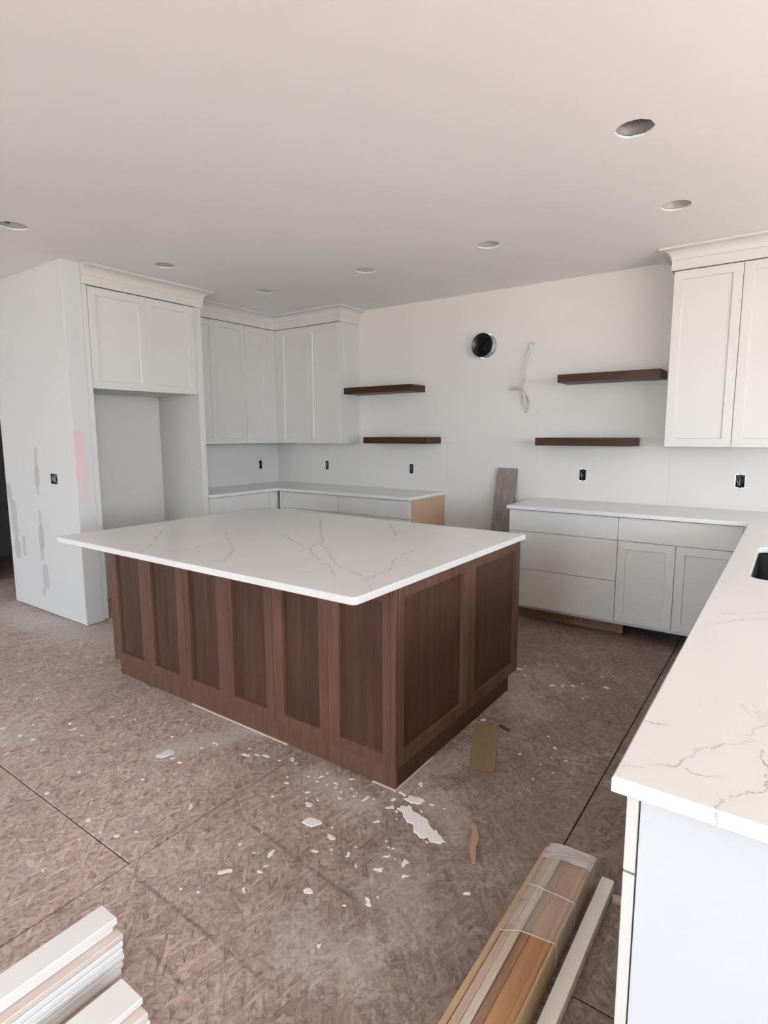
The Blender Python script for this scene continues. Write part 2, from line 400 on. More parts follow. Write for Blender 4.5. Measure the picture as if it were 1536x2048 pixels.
# ------------------------------------------------------------------ materials
WHITE = mat_plain('cabinet_white_paint', (0.66, 0.642, 0.61), 0.38, 0.4, var=0.012)
CARC = mat_plain('cabinet_carcass_white', (0.64, 0.624, 0.595), 0.45, 0.4, var=0.012)
DARKGAP = mat_plain('painted_recess_shade', (0.05, 0.045, 0.04), 0.8, 0.2)
CEIL = mat_wall('ceiling_primer', (0.87, 0.86, 0.868))
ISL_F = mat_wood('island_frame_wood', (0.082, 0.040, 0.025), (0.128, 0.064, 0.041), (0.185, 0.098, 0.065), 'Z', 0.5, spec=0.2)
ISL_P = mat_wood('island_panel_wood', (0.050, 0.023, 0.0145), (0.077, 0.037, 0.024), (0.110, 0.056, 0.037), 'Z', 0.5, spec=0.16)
SHELF = mat_wood('dark_walnut_shelf', (0.028, 0.011, 0.006), (0.058, 0.024, 0.014), (0.092, 0.042, 0.025), 'X', 0.42, spec=0.22)
MDF = mat_plain('raw_mdf', (0.56, 0.37, 0.26), 0.7, 0.2, var=0.08, scale=14)
RAW = mat_wood('raw_plywood', (0.22, 0.12, 0.07), (0.32, 0.19, 0.115), (0.42, 0.27, 0.17), 'X', 0.6)
# the same plywood with the carpenter's pencil scrawl
RAWP = mat_wood('raw_plywood_pencilled', (0.22, 0.12, 0.07), (0.32, 0.19, 0.115), (0.42, 0.27, 0.17), 'X', 0.6, pencil=[[(x, -0.475, z) for x, z in q] for q in
    ([(3.612, .03), (3.610, .06)], [(3.640, .032), (3.642, .062)], [(3.642, .048), (3.660, .048)], [(3.660, .062), (3.661, .032)], [(3.680, .060), (3.682, .036), (3.695, .034), (3.700, .060)], [(3.722, .055), (3.735, .062), (3.74, .05), (3.73, .042)], [(3.77, .058), (3.756, .052), (3.758, .038), (3.775, .036)])])
VEIN_I = [[(2.39, -1.94), (2.72, -2.32), (2.87, -2.47), (2.99, -2.70), (3.11, -2.81), (3.22, -2.88)], [(2.87, -2.47), (2.99, -2.61), (3.15, -2.73), (3.32, -2.90), (3.50, -2.98), (3.57, -3.01), (3.66, -3.10), (3.71, -3.14)],
          [(3.29, -2.92), (3.39, -3.0), (3.49, -3.10)], [(3.45, -2.44), (3.46, -2.56), (3.50, -2.69), (3.58, -2.83), (3.60, -3.0), (3.60, -3.04)], [(2.57, -2.5), (2.95, -2.70)],
          [(2.21, -2.60), (2.71, -2.96), (2.88, -3.16)], [(2.42, -2.78), (2.49, -3.01), (2.49, -3.16)], [(1.89, -2.81), (2.25, -3.12), (2.35, -3.25)], [(2.86, -1.81), (3.12, -2.12), (3.23, -2.32)]]
VEIN_R = [[(5.05, -3.50), (4.957, -3.555), (4.938, -3.592), (4.934, -3.622), (4.921, -3.631)], [(4.927, -3.632), (4.935, -3.647), (4.909, -3.68), (4.885, -3.70), (4.86, -3.734), (4.848, -3.757), (4.841, -3.785), (4.835, -3.811), (4.82, -3.82), (4.808, -3.819), (4.792, -3.842), (4.761, -3.861)],
          [(4.937, -3.64), (4.96, -3.649), (5.1, -3.66)], [(4.849, -3.809), (4.861, -3.824), (4.88, -3.826), (4.907, -3.807)], [(4.951, -3.672), (4.961, -3.73), (4.959, -3.764), (4.964, -3.799), (4.951, -3.825), (4.922, -3.861), (4.907, -3.888), (4.902, -3.91)],
          [(4.782, -2.844), (4.866, -2.794), (4.928, -2.72), (5.2, -2.6)], [(4.773, -2.984), (4.828, -2.918), (4.856, -2.879), (4.931, -2.798)], [(4.764, -3.674), (4.779, -3.681), (4.797, -3.665)]]
v3 = lambda L: [[(a, b, 0) for a, b in l] for l in L]
Q_ISL = mat_quartz('island_quartz', v3(VEIN_I), 0.0032)
Q_RGT = mat_quartz('right_quartz', v3(VEIN_R), 0.0019)
Q_LFT = mat_quartz('left_quartz', [])
BLACK = mat_plain('black_plastic', (0.012, 0.012, 0.013), 0.45, 0.4)
SINKM = mat_plain('black_composite_sink', (0.006, 0.006, 0.006), 0.5, 0.2)
GALV = mat_plain('galvanised_steel', (0.40, 0.40, 0.40), 0.6, 0.5, metal=0.9, var=0.15, scale=20)
CANL = mat_plain('can_light_reflector', (0.62, 0.62, 0.61), 0.5, 0.5, metal=0.3, var=0.12, scale=30)
CANM = mat_plain('can_light_steel', (0.36, 0.36, 0.36), 0.5, 0.5, metal=0.4, var=0.12, scale=30)
PINK = (0.70, 0.48, 0.475); MAUVE = (0.42, 0.35, 0.36)
W_PAN = mat_wall('primed_wall_patched', (0.64, 0.64, 0.635), patches=[
    ([(0.0, YP, 1.34), (-0.012, YP, 1.22)], 0.030, MAUVE, 0.5), ([(-0.015, YP, 1.17), (-0.02, YP, 1.09)], 0.055, MAUVE, 0.62), ([(-0.02, YP, 1.07), (-0.02, YP, 1.0)], 0.025, MAUVE, 0.4),
    ([(-0.02, YP, 0.84), (-0.02, YP, 0.70)], 0.028, MAUVE, 0.45), ([(-0.02, YP, 0.68), (-0.02, YP, 0.59)], 0.055, MAUVE, 0.6), ([(-0.03, YP, 0.56), (-0.035, YP, 0.46)], 0.035, MAUVE, 0.5),
    ([(-0.005, YP, 0.35), (0.01, YP, 0.25)], 0.06, MAUVE, 0.5), ([(-0.04, YP, 0.2), (-0.07, YP, 0.14)], 0.025, MAUVE, 0.4), ([(-0.56, YP, 1.0), (-0.54, YP, 0.93)], 0.055, MAUVE, 0.6),
    ([(-0.50, YP, 0.86), (-0.49, YP, 0.62)], 0.06, MAUVE, 0.6), ([(-0.484, YP, 0.53), (-0.484, YP, 0.45)], 0.055, MAUVE, 0.65), ([(-0.352, YP, 0.58), (-0.352, YP, 0.47)], 0.04, MAUVE, 0.5),
    ([(FX, -2.626, 1.46), (FX, -2.616, 1.26), (FX, -2.610, 1.12)], 0.048, (0.74, 0.53, 0.53), 0.8), ([(FX, -2.614, 1.2), (FX, -2.606, 1.0)], 0.05, (0.72, 0.56, 0.56), 0.5)])
W_BACK = mat_wall('primed_wall_back', pencil=[[(3.143, 0, 1.66), (3.145, 0, 1.19)], [(4.183, 0, 1.364), (4.191, 0, 0.919)], [(1.22, 0, 1.35), (1.222, 0, 0.927)], [(2.262, 0, 1.44), (2.275, 0, 1.03)],
                                              [(2.2, 0, 1.433), (2.29, 0, 1.433)], [(2.2, 0, 1.373), (2.33, 0, 1.373)], [(2.02, 0, 1.862), (2.12, 0, 1.858)], [(3.97, 0, 1.43), (4.06, 0, 1.43)], [(3.97, 0, 1.371), (4.19, 0, 1.366)]])
W_GEN = mat_wall('primed_wall')
W_HALL = mat_wall('darkened_hall_wall', (0.30, 0.295, 0.29))  # drywall grey darkened: the passage's shade is put into its colour

# ------------------------------------------------------------------ setting: floor, walls, ceiling
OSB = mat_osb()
OSB_FAR = mat_wood('osb_subfloor_beyond', (0.20, 0.150, 0.125), (0.33, 0.262, 0.225), (0.47, 0.39, 0.335), 'Y', 0.62, scale=0.8)
floor = struct(box('floor', LEFT_X-0.2, WALL_X+0.2, REAR_Y-0.2, 0.2, -0.12, -0.0185, mat_plain('joist_shadow', (0.06, 0.045, 0.035), 0.9, 0.1)))
XS = [LEFT_X-0.1, -3.93, -2.74, -1.55, -0.36, 0.83, 2.010, 3.197, 4.389, 5.581, 6.772, 7.963, WALL_X+0.1]
FIRST = [-1.2, -2.3, -0.9, -2.2, -1.4, -0.62, -1.48, -2.265, -1.07, -2.2, -1.4, -0.8]
for i in range(len(XS)-1):
    ys = [0.1, FIRST[i]]
    while ys[-1] > REAR_Y: ys.append(ys[-1]-2.385)
    ys[-1] = REAR_Y-0.1
    for a, b in zip(ys, ys[1:]):
        g = 0.0026
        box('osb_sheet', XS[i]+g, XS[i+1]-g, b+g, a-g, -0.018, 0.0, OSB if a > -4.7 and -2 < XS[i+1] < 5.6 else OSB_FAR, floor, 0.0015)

POTS = [(4.323, -2.143), (4.324, -1.155), (3.199, -1.147), (2.176, -1.147), (1.069, -1.143), (1.055, -2.125), (1.048, -3.138)]
HR = 0.076
ch = [circle(x, y, HR if i else HR-0.001, 40, 0.0 if i else 0.0035) for i, (x, y) in enumerate(POTS)]
struct(build('ceiling', *plate(rect(LEFT_X-0.15, WALL_X+0.15, REAR_Y-0.15, 0.15), ch, ZC, ZC+0.008), CEIL))

OUT_B = [(0.759, 1.124, .022), (1.864, 1.121, .022), (3.541, 1.123, .026), (4.652, 1.121, .030)]      # on the back wall: x, z, half width
DUCT = (2.640, 2.236, 0.104)
# back wall with real cut-outs
hb = [rect(x-h, x+h, z-0.048, z+0.048) for x, z, h in OUT_B]+[circle(DUCT[0], DUCT[1], DUCT[2]+0.003, 48)]
struct(build('wall_back', *remap(plate(rect(-0.13, WALL_X+0.15, -0.02, ZC), hb, 0.0, 0.014), lambda u, v, w: (u, w, v)), W_BACK))
struct(build('wall_left', *remap(plate(rect(YP2, 0.0, -0.02, ZC), [rect(-0.277-0.022, -0.277+0.022, 1.122-0.048, 1.122+0.048)], 0.0, 0.10), lambda u, v, w: (-w, u, v)), W_GEN))
# pantry wall stub: end rounded slightly by its corner bead; cut for an outlet box
stub = plate(round_poly([(-0.60, YP), (FX, YP), (FX, YP2), (-0.60, YP2)], {1: 0.008, 2: 0.006}), [], 0.006, ZC)
pv = remap(plate(rect(-0.60, FX-0.012, 0.006, ZC), [rect(0.215, 0.322, 1.083, 1.163)], 0.0, 0.06), lambda u, v, w: (u, YP+w, v))
core = boxvf(-0.60, FX-0.012, YP+0.060, YP2, 0.006, ZC)
endc = plate([(FX-0.012, YP), (FX-0.004, YP), (FX, YP+0.004), (FX, YP2), (FX-0.012, YP2)], [], 0.006, ZC)
struct(build('wall_pantry', *join(pv, core, endc), W_PAN))
struct(build('wall_right', *remap(plate(rect(REAR_Y, 0.05, -0.02, ZC+0.01), [rect(*q) for q in RIGHT_WIN], 0.0, 0.14), lambda u, v, w: (WALL_X+w, u, v)), W_GEN))
struct(build('wall_rear', *remap(plate(rect(LEFT_X-0.14, WALL_X+0.14, -0.02, ZC+0.01), [rect(*q) for q in REAR_WIN], 0.0, 0.14), lambda u, v, w: (u, REAR_Y-w, v)), W_GEN))
struct(build('wall_left_great_room', *remap(plate(rect(REAR_Y, YP2, -0.02, ZC+0.01), [rect(*q) for q in LEFT_WIN], 0.0, 0.14), lambda u, v, w: (LEFT_X-w, u, v)), W_GEN))
# doorway beside the pantry wall; unseen front wall and header added to darken the passage
struct(box('wall_passage_front_added', LEFT_X, -1.50, YP, YP+0.13, -0.02, ZC, W_GEN))
struct(box('wall_passage_header_added', -1.50, -0.60, YP, YP+0.13, 2.15, ZC, W_GEN))
struct(box('wall_passage_left', -2.9, -2.8, YP+0.13, 0.05, -0.02, ZC, W_HALL))
struct(box('wall_passage_back', -2.9, -0.13, 0.0, 0.1, -0.02, ZC, W_HALL))
struct(box('wall_passage_right', -0.16, -0.11, YP2, 0.0, -0.02, ZC, W_HALL))
FRM = mat_plain('white_window_vinyl', (0.8, 0.8, 0.8), 0.4)
n = 0
for x0, x1, z0, z1 in REAR_WIN:
    n += 1; mid = (x0+x1)/2
    parts = [boxvf(a, b, REAR_Y-0.11, REAR_Y-0.03, c, d) for a, b, c, d in ((x0, x0+.05, z0, z1), (x1-.05, x1, z0, z1), (x0+.05, x1-.05, z0, z0+.05), (x0+.05, x1-.05, z1-.05, z1), (mid-.03, mid+.03, z0+.05, z1-.05))]
    struct(build('window_%d' % n, *join(*parts), FRM))
for y0, y1, z0, z1 in RIGHT_WIN:
    n += 1; mid = (y0+y1)/2
    parts = [boxvf(WALL_X+0.03, WALL_X+0.11, a, b, c, d) for a, b, c, d in ((y0, y0+.05, z0, z1), (y1-.05, y1, z0, z1), (y0+.05, y1-.05, z0, z0+.05), (y0+.05, y1-.05, z1-.05, z1), (mid-.03, mid+.03, z0+.05, z1-.05))]
    struct(build('window_%d' % n, *join(*parts), FRM))
for y0, y1, z0, z1 in LEFT_WIN:
    n += 1; mid = (y0+y1)/2
    parts = [boxvf(LEFT_X-0.11, LEFT_X-0.03, a, b, c, d) for a, b, c, d in ((y0, y0+.05, z0, z1), (y1-.05, y1, z0, z1), (y0+.05, y1-.05, z0, z0+.05), (y0+.05, y1-.05, z1-.05, z1), (mid-.03, mid+.03, z0+.05, z1-.05))]
    struct(build('window_%d' % n, *join(*parts), FRM))
struct(box('ground_outside', -40, 45, -45, 40, -0.5, -0.3, mat_plain('outdoor_ground', (0.30, 0.28, 0.25), 0.9, 0.1, var=0.2, scale=0.5)))

# ------------------------------------------------------------------ wall cabinets
def carcass(parent, x0, x1, y0, y1, z0, z1, mat=CARC, c=0.0): return box('carcass', x0, x1, y0, y1, z0, z1, mat, parent, c)
G = 0.0018
DT = 0.019
# fridge enclosure
fr = thing('fridge_surround', 'tall white fridge surround with two doors over an empty niche', 'cabinet', (FX/2, (YP2+YF)/2, 0))
fE = face_east(FX-DT)
box('side_panel', 0.002, FX, -1.536, YF, 0.0, ZT, WHITE, fr, 0.001)
box('side_panel', 0.002, FX-DT, YP2+0.002, YP2+0.020, 0.0, ZT, WHITE, fr, 0.001)
slabfront('filler_strip', fr, fE, YP2+0.002, -2.4855, 0.02, ZT-0.001, WHITE)
slabfront('filler_strip', fr, fE, -1.5555, -1.5375, 1.812, ZT-0.001, WHITE, th=0.017)
carcass(fr, 0.002, FX-DT-0.002, YP2+0.022, -1.5375, 1.814, ZT)
shaker('door', fr, fE, -2.482, -2.019-0.0003, 1.812, ZT-0.005, WHITE, rail=0.057)
shaker('door', fr, fE, -2.019+0.0003, -1.5585, 1.812, ZT-0.005, WHITE, rail=0.057)

def crown(label, path):
    c = thing('crown_moulding', label, 'moulding', (path[0][0], path[0][1], ZT))
    build('frieze_board', *sweep(path, [(0.0, ZT), (0.016, ZT), (0.016, ZT+0.064), (0.0, ZT+0.064)]), WHITE, c)
    cove = [(0.0, ZT+0.0645), (0.020, ZT+0.0645), (0.020, ZT+0.072)]
    for k in range(9):
        a = k/8*PI/2; cove.append((0.020+0.056*(1-math.cos(a)), ZT+0.072+0.052*math.sin(a)))
    cove += [(0.082, ZT+0.124), (0.090, ZT+0.128), (0.090, ZC-0.0015), (0.0, ZC-0.0015)]
    build('cove', *sweep(path, cove), WHITE, c)
    return c
crown('white crown moulding on top of the fridge surround', [(FX, YP2+0.001), (FX, YF), (0.44, YF)])
crown('white crown moulding wrapping the corner wall cabinets', [(UD, YF+0.001), (UD, -UD), (X1, -UD), (X1, -0.001)])
crown('white crown moulding over the right-hand wall cabinets', [(X6, -0.001), (X6, -UD), (RIGHT_X-0.001, -UD), (RIGHT_X-0.001, -0.001)])

def wallcab(name, label, x0, x1, y0, y1):
    t = thing(name, label, 'cabinet', ((x0+x1)/2, (y0+y1)/2, ZB), 'white wall cabinets')
    return t
# left-wall uppers
t = wallcab('wall_cabinet', 'two-door white wall cabinet beside the fridge surround', 0, UD, YF, -0.735)
carcass(t, 0.002, UD-DT-0.001, YF+0.002, -0.733, ZB, ZT)
fe = face_east(UD-DT)
shaker('door', t, fe, YF+0.003, -1.1085-0.0003, ZB, ZT-0.004, WHITE, rail=0.054)
shaker('door', t, fe, -1.1085+0.0003, -0.7325-G, ZB, ZT-0.004, WHITE, rail=0.054)
t = wallcab('wall_cabinet', 'narrow single-door white wall cabinet next to the inside corner', 0, UD, -0.73, -UD)
carcass(t, 0.002, UD-DT-0.001, -0.732, -UD+DT+0.001, ZB, ZT)
shaker('door', t, fe, -0.7325+G, -0.4325, ZB, ZT-0.004, WHITE, rail=0.054)
slabfront('filler_strip', t, fe, -0.4295, -UD+0.0185, ZB, ZT-0.004, WHITE)
# back-wall uppers
t = wallcab('wall_cabinet', 'two-door white wall cabinet on the back wall beside the left shelves', UD, X1, -UD, 0)
carcass(t, UD-DT, X1, -UD+DT+0.001, -0.002, ZB, ZT)
fs = face_south(-UD+DT)
slabfront('filler_strip', t, fs, UD+0.0005, 0.387, ZB, ZT-0.004, WHITE)
shaker('door', t, fs, 0.390, 0.797-0.0003, ZB, ZT-0.004, WHITE, rail=0.054)
shaker('door', t, fs, 0.797+0.0003, X1-0.004, ZB, ZT-0.004, WHITE, rail=0.054)
# right-hand uppers
t = wallcab('wall_cabinet', 'two-door white wall cabinet at the right beside the right shelves', X6, 5.01, -UD, 0)
carcass(t, X6, 5.012, -UD+DT+0.001, -0.002, ZB, ZT)
shaker('door', t, fs, X6+0.002, 4.602-G, ZB, ZT-0.004, WHITE, rail=0.056)
shaker('door', t, fs, 4.602+G, 5.012-G, ZB, ZT-0.004, WHITE, rail=0.056)
t = wallcab('wall_cabinet', 'single-door white wall cabinet at the end of the right-hand cabinets', 5.01, RIGHT_X, -UD, 0)
carcass(t, 5.013, RIGHT_X-0.002, -UD+DT+0.001, -0.002, ZB, ZT)
shaker('door', t, fs, 5.012+G, RIGHT_X-0.004, ZB, ZT-0.004, WHITE, rail=0.056)

# ------------------------------------------------------------------ base cabinets
BF = 0.615                                      # face of the doors from the wall
BT = 0.884                                      # top of carcasses
def basecab(label, loc): return thing('base_cabinet', label, 'cabinet', loc, 'white base cabinets')
bs = face_south(-BF+DT)
def drawers(t, fn, u0, u1, zs, mat=WHITE):
    for a, b in zip(zs, zs[1:]): slabfront('drawer_front', t, fn, u0+G, u1-G, b+G, a-G, mat)
ZS3 = [0.880, 0.716, 0.420, 0.125]
def toe_and_body(t, x0, x1, y0, y1, toe, mat=CARC):
    box('carcass', x0, x1, y0, y1, 0.105, BT, mat, t)
# back wall, left of the range gap
t = basecab('three-drawer white base cabinet at the inside corner of the back counter', (1.03, -0.3, 0))
box('carcass', 0.64, 1.432, -BF+DT+0.001, -0.002, 0.105, BT, CARC, t); box('toe_kick', 0.64, 1.432, -0.475, -0.46, 0, 0.105, RAW, t)
slabfront('filler_strip', t, bs, 0.642, 0.680, 0.125, 0.880, WHITE); drawers(t, bs, 0.682, 1.431, ZS3)
t = basecab('three-drawer white base cabinet with bare brown end beside the range gap', (1.84, -0.3, 0))
box('carcass', 1.4325, 2.226, -BF+DT+0.001, -0.002, 0.105, BT, CARC, t); box('toe_kick', 1.4325, 2.226, -0.475, -0.46, 0, 0.105, RAW, t)
drawers(t, bs, 1.431, 2.245, ZS3)
box('end_panel', 2.227, 2.245, -BF+DT+0.002, -0.002, 0.0, BT, MDF, t)
# left wall run
t = basecab('white base cabinet between the fridge surround and the corner', (0.3, -1.06, 0))
be = face_east(BF-DT)
box('carcass', 0.002, BF-DT-0.001, YF+0.002, -0.002, 0.105, BT, CARC, t); box('toe_kick', 0.46, 0.475, YF+0.002, -0.48, 0, 0.105, RAW, t)
drawers(t, be, YF+0.004, -0.735, ZS3); slabfront('filler_strip', t, be, -0.733, -0.622, 0.125, 0.880, WHITE)
# right of the range gap
t = basecab('three-drawer white base cabinet right of the leaning plank', (3.58, -0.3, 0))
box('carcass', 3.172, 3.982, -BF+DT+0.001, -0.002, 0.105, BT, CARC, t); box('toe_kick', 3.172, 3.982, -0.475, -0.46, 0, 0.105, RAWP, t)
drawers(t, bs, 3.170, 3.985, ZS3)
t = basecab('white base cabinet with two shaker doors under a wide drawer', (4.37, -0.3, 0))
box('carcass', 3.9835, 4.745, -BF+DT+0.001, -0.002, 0.105, BT, CARC, t)
box('toe_kick', 3.984, 4.02, -0.475, -0.46, 0, 0.105, RAW, t)
box('recess_shade', 4.022, 4.745, -0.30, -0.29, 0, 0.105, DARKGAP, t)  # near-black board: shade of the open toe recess put into its colour
slabfront('drawer_front', t, bs, 3.985+G, 4.729, 0.716+G, 0.880, WHITE)
shaker('door', t, bs, 3.985+G, 4.357-G, 0.128, 0.716-G, WHITE, rail=0.055)
shaker('door', t, bs, 4.357+G, 4.729, 0.128, 0.716-G, WHITE, rail=0.055)
slabfront('filler_strip', t, bs, 4.731, 4.775, 0.125, 0.880, WHITE)
# right-hand run (fronts look towards -X)
DX = 4.795
bw = face_west(DX)
def rightcab(label, y0, y1):
    return basecab(label, ((DX+RIGHT_X)/2, (y0+y1)/2, 0))
t = rightcab('white base cabinet with a bright end panel nearest the camera', -3.87, -3.2)
box('carcass', DX+0.003, RIGHT_X-0.005, -3.852, -3.252, 0.105, BT, CARC, t)
box('end_panel', DX+0.003, RIGHT_X-0.004, -3.871, -3.8525, 0.0, BT, mat_plain('white_melamine', (0.585, 0.605, 0.63), 0.5, 0.35, var=0.01, bump=0.08), t, 0.0008)
box('toe_kick', 4.90, 4.915, -3.852, -3.252, 0, 0.105, RAW, t)
slabfront('drawer_front', t, bw, -3.869, -3.254, 0.733, 0.868, WHITE)
shaker('door', t, bw, -3.869, -3.5615-G, 0.125, 0.731-G, WHITE); shaker('door', t, bw, -3.5615+G, -3.254, 0.125, 0.731-G, WHITE)
t = rightcab('three-drawer white base cabinet between the end cabinet and the sink base', -3.25, -2.5)
box('carcass', DX+0.003, RIGHT_X-0.005, -3.250, -2.452, 0.105, BT, CARC, t); box('toe_kick', 4.90, 4.915, -3.250, -2.452, 0, 0.105, RAW, t)
drawers(t, bw, -3.252, -2.451, [0.870, 0.716, 0.420, 0.125])
t = rightcab('white sink base cabinet under the black sink', -2.45, -1.45)
b1 = [boxvf(DX+0.003, RIGHT_X-0.005, -2.450, -2.432, 0.105, BT), boxvf(DX+0.003, RIGHT_X-0.005, -1.430, -1.412, 0.105, BT), boxvf(DX+0.003, RIGHT_X-0.005, -2.432, -1.430, 0.105, 0.123)]
build('carcass', *join(*b1), CARC, t); box('toe_kick', 4.90, 4.915, -2.450, -1.412, 0, 0.105, RAW, t)
slabfront('drawer_front', t, bw, -2.449, -1.413, 0.716+G, 0.870, WHITE)
shaker('door', t, bw, -2.449, -1.931-G, 0.125, 0.716-G, WHITE); shaker('door', t, bw, -1.931+G, -1.413, 0.125, 0.716-G, WHITE)
t = rightcab('white corner base cabinet between the sink base and the back wall', -1.41, -0.64)
box('carcass', DX+0.003, RIGHT_X-0.005, -1.410, -0.642, 0.105, BT, CARC, t); box('toe_kick', 4.90, 4.915, -1.410, -0.642, 0, 0.105, RAW, t)
shaker('door', t, bw, -1.409, -0.70, 0.125, 0.870, WHITE)

# ------------------------------------------------------------------ worktops
TH = 0.028
tag(build('worktop', *plate(round_poly([(0.0015, YF+0.001), (CD, YF+0.001), (CD, -CD), (X2, -CD), (X2, -0.0015), (0.0015, -0.0015)], {2: 0.006, 3: 0.008}), [], ZK-TH, ZK, 0.0025), Q_LFT),
    'white quartz L-shaped worktop in the far left corner under the wall cabinets', 'worktop')
SX0, SX1, SY0, SY1 = 4.852, 5.27, -2.262, -1.50
tag(build('worktop', *plate(round_poly([(X3, -CD), (X4, -CD), (X4, Y5), (RIGHT_X+0.10, Y5), (RIGHT_X+0.10, -0.0015), (X3, -0.0015)][::-1], {0: 0, 5: 0.008, 3: 0.028, 4: 0.004}),
    [round_poly(rect(SX0, SX1, SY0, SY1), 0.07, 8)], ZK-TH, ZK, 0.0028), Q_RGT),
    'white veined quartz worktop on the right with the sink cut-out', 'worktop')
IX0, IX1, IY0, IY1, IZ = 1.567, 3.731, -3.275, -1.683, 0.890
ISLAND_TOP = tag(build('island_worktop', *plate(round_poly(rect(IX0, IX1, IY0, IY1), {0: .015, 1: .025, 2: .015, 3: .015}), [], IZ-0.030, IZ, 0.0028), Q_ISL),
    'large white veined quartz slab on top of the brown wooden island', 'worktop')

# sink: open basin hung under the cut-out
s = thing('sink', 'black undermount sink set into the right-hand worktop', 'sink', ((SX0+SX1)/2, (SY0+SY1)/2, 0.66))
def basin():
    V, F = [], []; loops = []
    for off, z in ((-0.020, ZK-TH-0.0008), (-0.004, ZK-TH-0.0008), (0.0, ZK-TH-0.004), (0.008, 0.70), (0.03, 0.672), (0.06, 0.668)):
        p = round_poly(rect(SX0+off, SX1-off, SY0+off, SY1-off), 0.07, 8); n = len(V); V += [(x, y, z) for x, y in p]; loops.append(range(n, n+len(p)))
    for a, b in zip(loops, loops[1:]):
        L = len(a)
        for i in range(L): F.append((a[i], a[(i+1) % L], b[(i+1) % L], b[i]))
    F.append(tuple(loops[-1])); return V, F
build('basin', *basin(), SINKM, s, True)
build('drain', *plate(circle((SX0+SX1)/2, (SY0+SY1)/2, 0.042, 24), [circle((SX0+SX1)/2, (SY0+SY1)/2, 0.02, 16)], 0.6685, 0.673), GALV, s)

# ------------------------------------------------------------------ island
BX0, BX1, BY0, BY1 = 1.605, 3.717, -3.0, -1.73
t = thing('kitchen_island', 'brown stained wooden island base with framed panels on its sides', 'island', ((BX0+BX1)/2, (BY0+BY1)/2, 0))
ITOP = IZ-0.0305
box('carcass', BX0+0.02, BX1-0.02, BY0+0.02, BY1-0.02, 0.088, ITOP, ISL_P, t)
iso = face_south(BY0+0.0195)
for (u0, u1, pans) in ((BX0, 2.334, ((1.688, 1.919), (2.040, 2.266))), (2.334, 3.0125, ((2.387, 2.606), (2.732, 2.958)))):
    # double frame with a wide centre stile: two framed halves that meet without a gap
    m = (pans[0][1]+pans[1][0])/2
    for a, b, (p, q) in ((u0+0.0008, m, pans[0]), (m, u1-0.0008, pans[1])):
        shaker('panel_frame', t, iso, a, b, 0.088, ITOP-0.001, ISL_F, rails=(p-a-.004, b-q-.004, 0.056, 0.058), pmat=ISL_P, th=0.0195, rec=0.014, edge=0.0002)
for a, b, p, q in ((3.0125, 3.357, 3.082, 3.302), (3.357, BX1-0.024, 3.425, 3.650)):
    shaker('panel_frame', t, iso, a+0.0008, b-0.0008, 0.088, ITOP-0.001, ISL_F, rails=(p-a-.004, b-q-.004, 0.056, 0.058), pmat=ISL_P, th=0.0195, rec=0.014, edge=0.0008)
box('corner_post', BX1-0.024, BX1-0.0002, BY0, BY0+0.022, 0.088, ITOP-0.001, ISL_F, t, 0.002)
ise = face_east(BX1-0.0195)
for a, b, p, q in ((BY0+0.0225, -2.356, -2.933, -2.424), (-2.356, BY1, -2.290, -1.795)):
    shaker('panel_frame', t, ise, a+0.0005, b-0.0005, 0.088, ITOP-0.001, ISL_F, rails=(p-a-.004, b-q-.004, 0.054, 0.050), pmat=ISL_P, th=0.0195, rec=0.014, edge=0.0008)
isw = face_west(BX0+0.0195)
for a, b in ((BY0+0.02, -2.356), (-2.356, BY1)):
    shaker('panel_frame', t, isw, a+0.0005, b-0.0005, 0.088, ITOP-0.001, ISL_F, rail=0.06, pmat=ISL_P, th=0.0195, rec=0.014)
isn = lambda u, v, w_: (u, BY1-0.0195+w_, v)
for a, b in ((BX0, 2.334), (2.334, 3.0125), (3.0125, BX1)):
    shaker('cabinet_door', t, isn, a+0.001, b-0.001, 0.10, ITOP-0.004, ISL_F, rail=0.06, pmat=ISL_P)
# skirting boards, butt-jointed under the panels
SK0 = 1.660
for a, b in ((SK0, 2.336), (2.3365, 3.030), (3.0305, BX1-0.001)):
    box('skirt_board', a, b, BY0+0.0025, BY0+0.019, 0.004, 0.0875, ISL_F, t, 0.001)
box('skirt_board', BX1-0.0185, BX1-0.0025, BY0+0.0195, -1.850, 0.004, 0.0875, ISL_P, t, 0.001)
box('skirt_board', SK0, SK0+0.016, BY0+0.0195, -1.850, 0.004, 0.0875, ISL_F, t, 0.001)
box('skirt_board', SK0+0.017, BX1-0.02, -1.866, -1.850, 0.004, 0.0875, ISL_F, t, 0.001)
SHIM = mat_plain('pale_shim_wood', (0.72, 0.60, 0.52), 0.7, 0.2)
tag(box('shim_strip', 2.371, 3.097, BY0-0.004, BY0+0.017, 0.0, 0.0038, SHIM), 'long pale wooden shim strip under the front skirt of the island', 'shim')
tag(build('shim_strip', *join(boxvf(3.60, BX1+0.003, BY0-0.004, BY0+0.012, 0.0, 0.0038), boxvf(BX1-0.012, BX1+0.003, BY0+0.012, -2.70, 0.0, 0.0038)), SHIM), 'pale wooden shim wrapping the near corner of the island', 'shim')

# ------------------------------------------------------------------ floating shelves
def shelf(label, x0, x1, z0, z1):
    o = box('floating_shelf', x0, x1, -0.26, -0.0005, z0, z1, SHELF, None, 0.0012); tag(o, label, 'shelf', 'dark floating shelves')
shelf('upper dark wooden floating shelf touching the corner wall cabinet', X1+0.001, 2.017, 1.860, 1.921)
shelf('lower dark wooden floating shelf left of the range gap', 1.461, 2.196, 1.372, 1.434)
shelf('upper dark wooden floating shelf beside the right-hand wall cabinet', 3.389, 4.133, 1.860, 1.921)
shelf('lower dark wooden floating shelf above the right counter', 3.223, 3.965, 1.367, 1.429)

